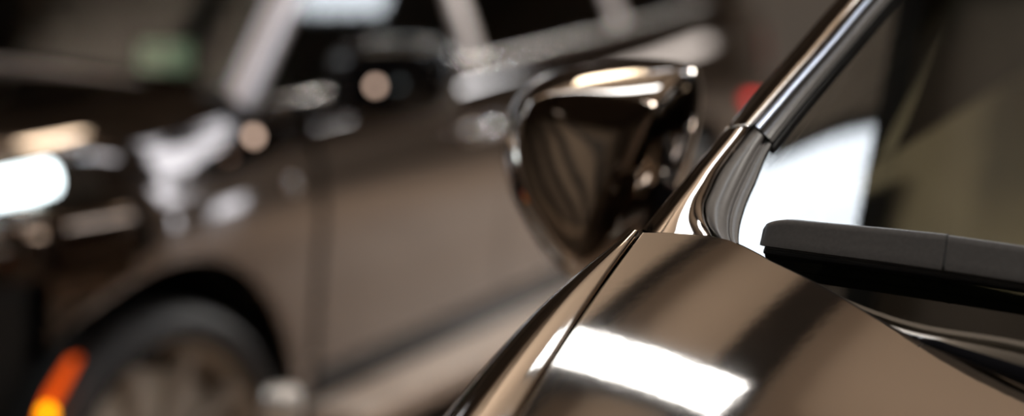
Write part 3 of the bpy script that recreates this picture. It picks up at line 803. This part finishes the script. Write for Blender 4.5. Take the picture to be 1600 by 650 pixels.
def panel(u, v, w, h, m=None, turn=0., drop=0., label=''):
    """ceiling light panel set in the grid, centred at grid coordinates u, v"""
    c = E1 * u + E2 * v; c.z = CEIL_Z - drop - (.03 if drop == 0 else 0)
    o = empty('ceiling_light', c, GA + R(turn), label, 'lamp', 'ceiling light panels')
    f = MB().box((0, h / 2 + .02, -.02), (w + .08, .04, .04)).box((0, -h / 2 - .02, -.02), (w + .08, .04, .04)).box((w / 2 + .02, 0, -.02), (.04, h, .04)).box((-w / 2 - .02, 0, -.02), (.04, h, .04)).build('frame', M['frame'], o, smooth=False)
    MB().box((0, 0, -.008), (w, h, .012)).build('backing', M['frame'], o, smooth=False)
    MB().add([(-w / 2, -h / 2, -.02), (w / 2, -h / 2, -.02), (w / 2, h / 2, -.02), (-w / 2, h / 2, -.02)], [(0, 1, 2, 3)]).build('diffuser', m or M['skypane'], o, smooth=False)
def gp(x, y): return (Vector((x, y, 0)).dot(E1), Vector((x, y, 0)).dot(E2))
u, v = gp(.245, 3.395); panel(u, v, 1.13, .30, turn=-6, drop=.125, label='white ceiling light panel mirrored as the bright patch on the bonnet')
u, v = gp(-.56, 3.08); panel(u, v, .84, .33, turn=-5, label='white ceiling light panel mirrored in the foreground windscreen')
u, v = gp(2.75, 7.0); panel(u, v, 2.3, .30, M['soft_pane'], turn=22, label="long narrow white ceiling light mirrored along the parked car's front wing")
u, v = gp(6.4, 7.65); panel(u, v, 4.9, .46, M['soft_pane'], turn=40, label='long white ceiling light nearest the right wall windows')
u, v = gp(.06, 6.2); panel(u, v, .34, 1.2, M['warm_lamp'], turn=25, label='small warm yellow ceiling light mirrored on top of the door mirror')
u, v = gp(.62, 5.62); panel(u, v, .8, .20, M['soft_pane'], turn=-4, label='small cool white ceiling light mirrored beside the warm one on the door mirror')
u, v = gp(1.0, .2); panel(u, v, 1.4, .6, M['fill_pane'], label='unseen dim warm fill panel added above the camera side of the foreground car')  # unseen fill added to light the wiper and trims
for x, y, lb in ((-4.5, 9.5, 'large white fill panel added behind the parked car'), (5.5, 10.0, 'large white fill panel added at the far right of the hall'), (-6.5, 4.0, 'large white fill panel added by the left wall')): u, v = gp(x, y); panel(u, v, 1.2, 2.4, label=lb)  # unseen panels added to light the hall
window((X1, 7.75, 3.15), (1.2, 1.8), 'x', M['soft_pane'])
window((X1, 14.3, 1.9), (1.2, 1.2), 'x', M['faint_pane'])
window((X1, 7.65, .54), (.46, .84), 'x', M['soft_pane'])
window((X1, 8.75, .54), (.46, .84), 'x', M['soft_pane'])
def fill_uplight(x, y, sx, sy, e, z=2.7, aim=None, spread=180, label=''):
    """unseen hanging trough added as a fill to brighten the ceiling"""
    t = MB().box((0, 0, 0), (sx, sy, .03)).box((sx / 2, 0, .05), (.02, sy, .1)).box((-sx / 2, 0, .05), (.02, sy, .1)).box((0, sy / 2, .05), (sx, .02, .1)).box((0, -sy / 2, .05), (sx, .02, .1))
    o = t.build('fill_trough', M['frame'], smooth=False); o.location = (x, y, z)
    if aim: o.rotation_euler = (Vector(aim) - Vector((x, y, z))).to_track_quat('Z', 'Y').to_euler()
    tag(o, label, 'lamp', 'added fill troughs')
    for q in (-1, 1): MB().tube([(0, q * sy * .45, .0), Vector((0, q * sy * .45, 0)) + (o.rotation_euler.to_matrix().inverted() @ Vector((0, 0, CEIL_Z - z - .02)))], .006, 6).build('fill_trough_wire', M['frame'], o)
    ld = bpy.data.lights.new('trough_fill_light', 'AREA'); ld.shape = 'RECTANGLE'; ld.size = sx - .06; ld.size_y = sy - .06; ld.energy = e; ld.color = (1., .96, .90); ld.spread = R(spread)
    l = bpy.data.objects.new('trough_fill_light', ld); C.objects.link(l); l.parent = o; l.location = (0, 0, .03); l.rotation_euler = (PI, 0, 0)
u, v = gp(2.6, 5.3); panel(u, v, 1.3, .4, M['soft_pane'], turn=58, label='small cool ceiling light mirrored on the parked car windscreen pillar')
fill_uplight(3.2, 2.6, .35, 2.2, UP * .4, 2.7, (.3, 4.0, CEIL_Z), 110, 'long dark fill trough added on wires above the right of the foreground car')
fill_uplight(-2.6, 4.6, .35, 2.2, UP * 2.2, 2.7, (.1, 4.2, CEIL_Z), 110, 'long dark fill trough added on wires above the left parked car')
def fill_downlight(x, y, aim, e, spread, size=.5, label='round dark fill spotlight can added to brighten the floor right of the parked car'):
    o = MB().lathe([(size * .55, 0), (size * .56, -.16), (size * .53, -.16), (size * .52, -.02), (0, -.02)], (0, 0, 0), axis='z', n=40).build('fill_spot', M['frame']); o.location = (x, y, CEIL_Z - .02)
    tag(o, label, 'lamp')  # unseen spot fills added to brighten floor, front wall and bonnet trims
    ld = bpy.data.lights.new('fill_spot_area', 'AREA'); ld.shape = 'DISK'; ld.size = size; ld.energy = e; ld.color = (1., .95, .88); ld.spread = R(spread)
    l = bpy.data.objects.new('fill_spot_area', ld); C.objects.link(l); l.parent = o; l.location = (0, 0, -.165)
    l.rotation_euler = (Vector(aim) - Vector((x, y, CEIL_Z - .18))).to_track_quat('-Z', 'Y').to_euler()
fill_downlight(4.6, 9.4, (2.4, 5.9, 0), 82, 95)
fill_downlight(-2.6, -4.8, (-4.2, -8, 1.6), 60, 100, .4, 'round dark fill spotlight can added to wash the wall with the added braces behind the camera')
fill_downlight(1.7, .5, (P0.x + .2, P0.y, P0.z), 12, 50, .5, 'round dark fill spotlight can added above the foreground car bonnet')
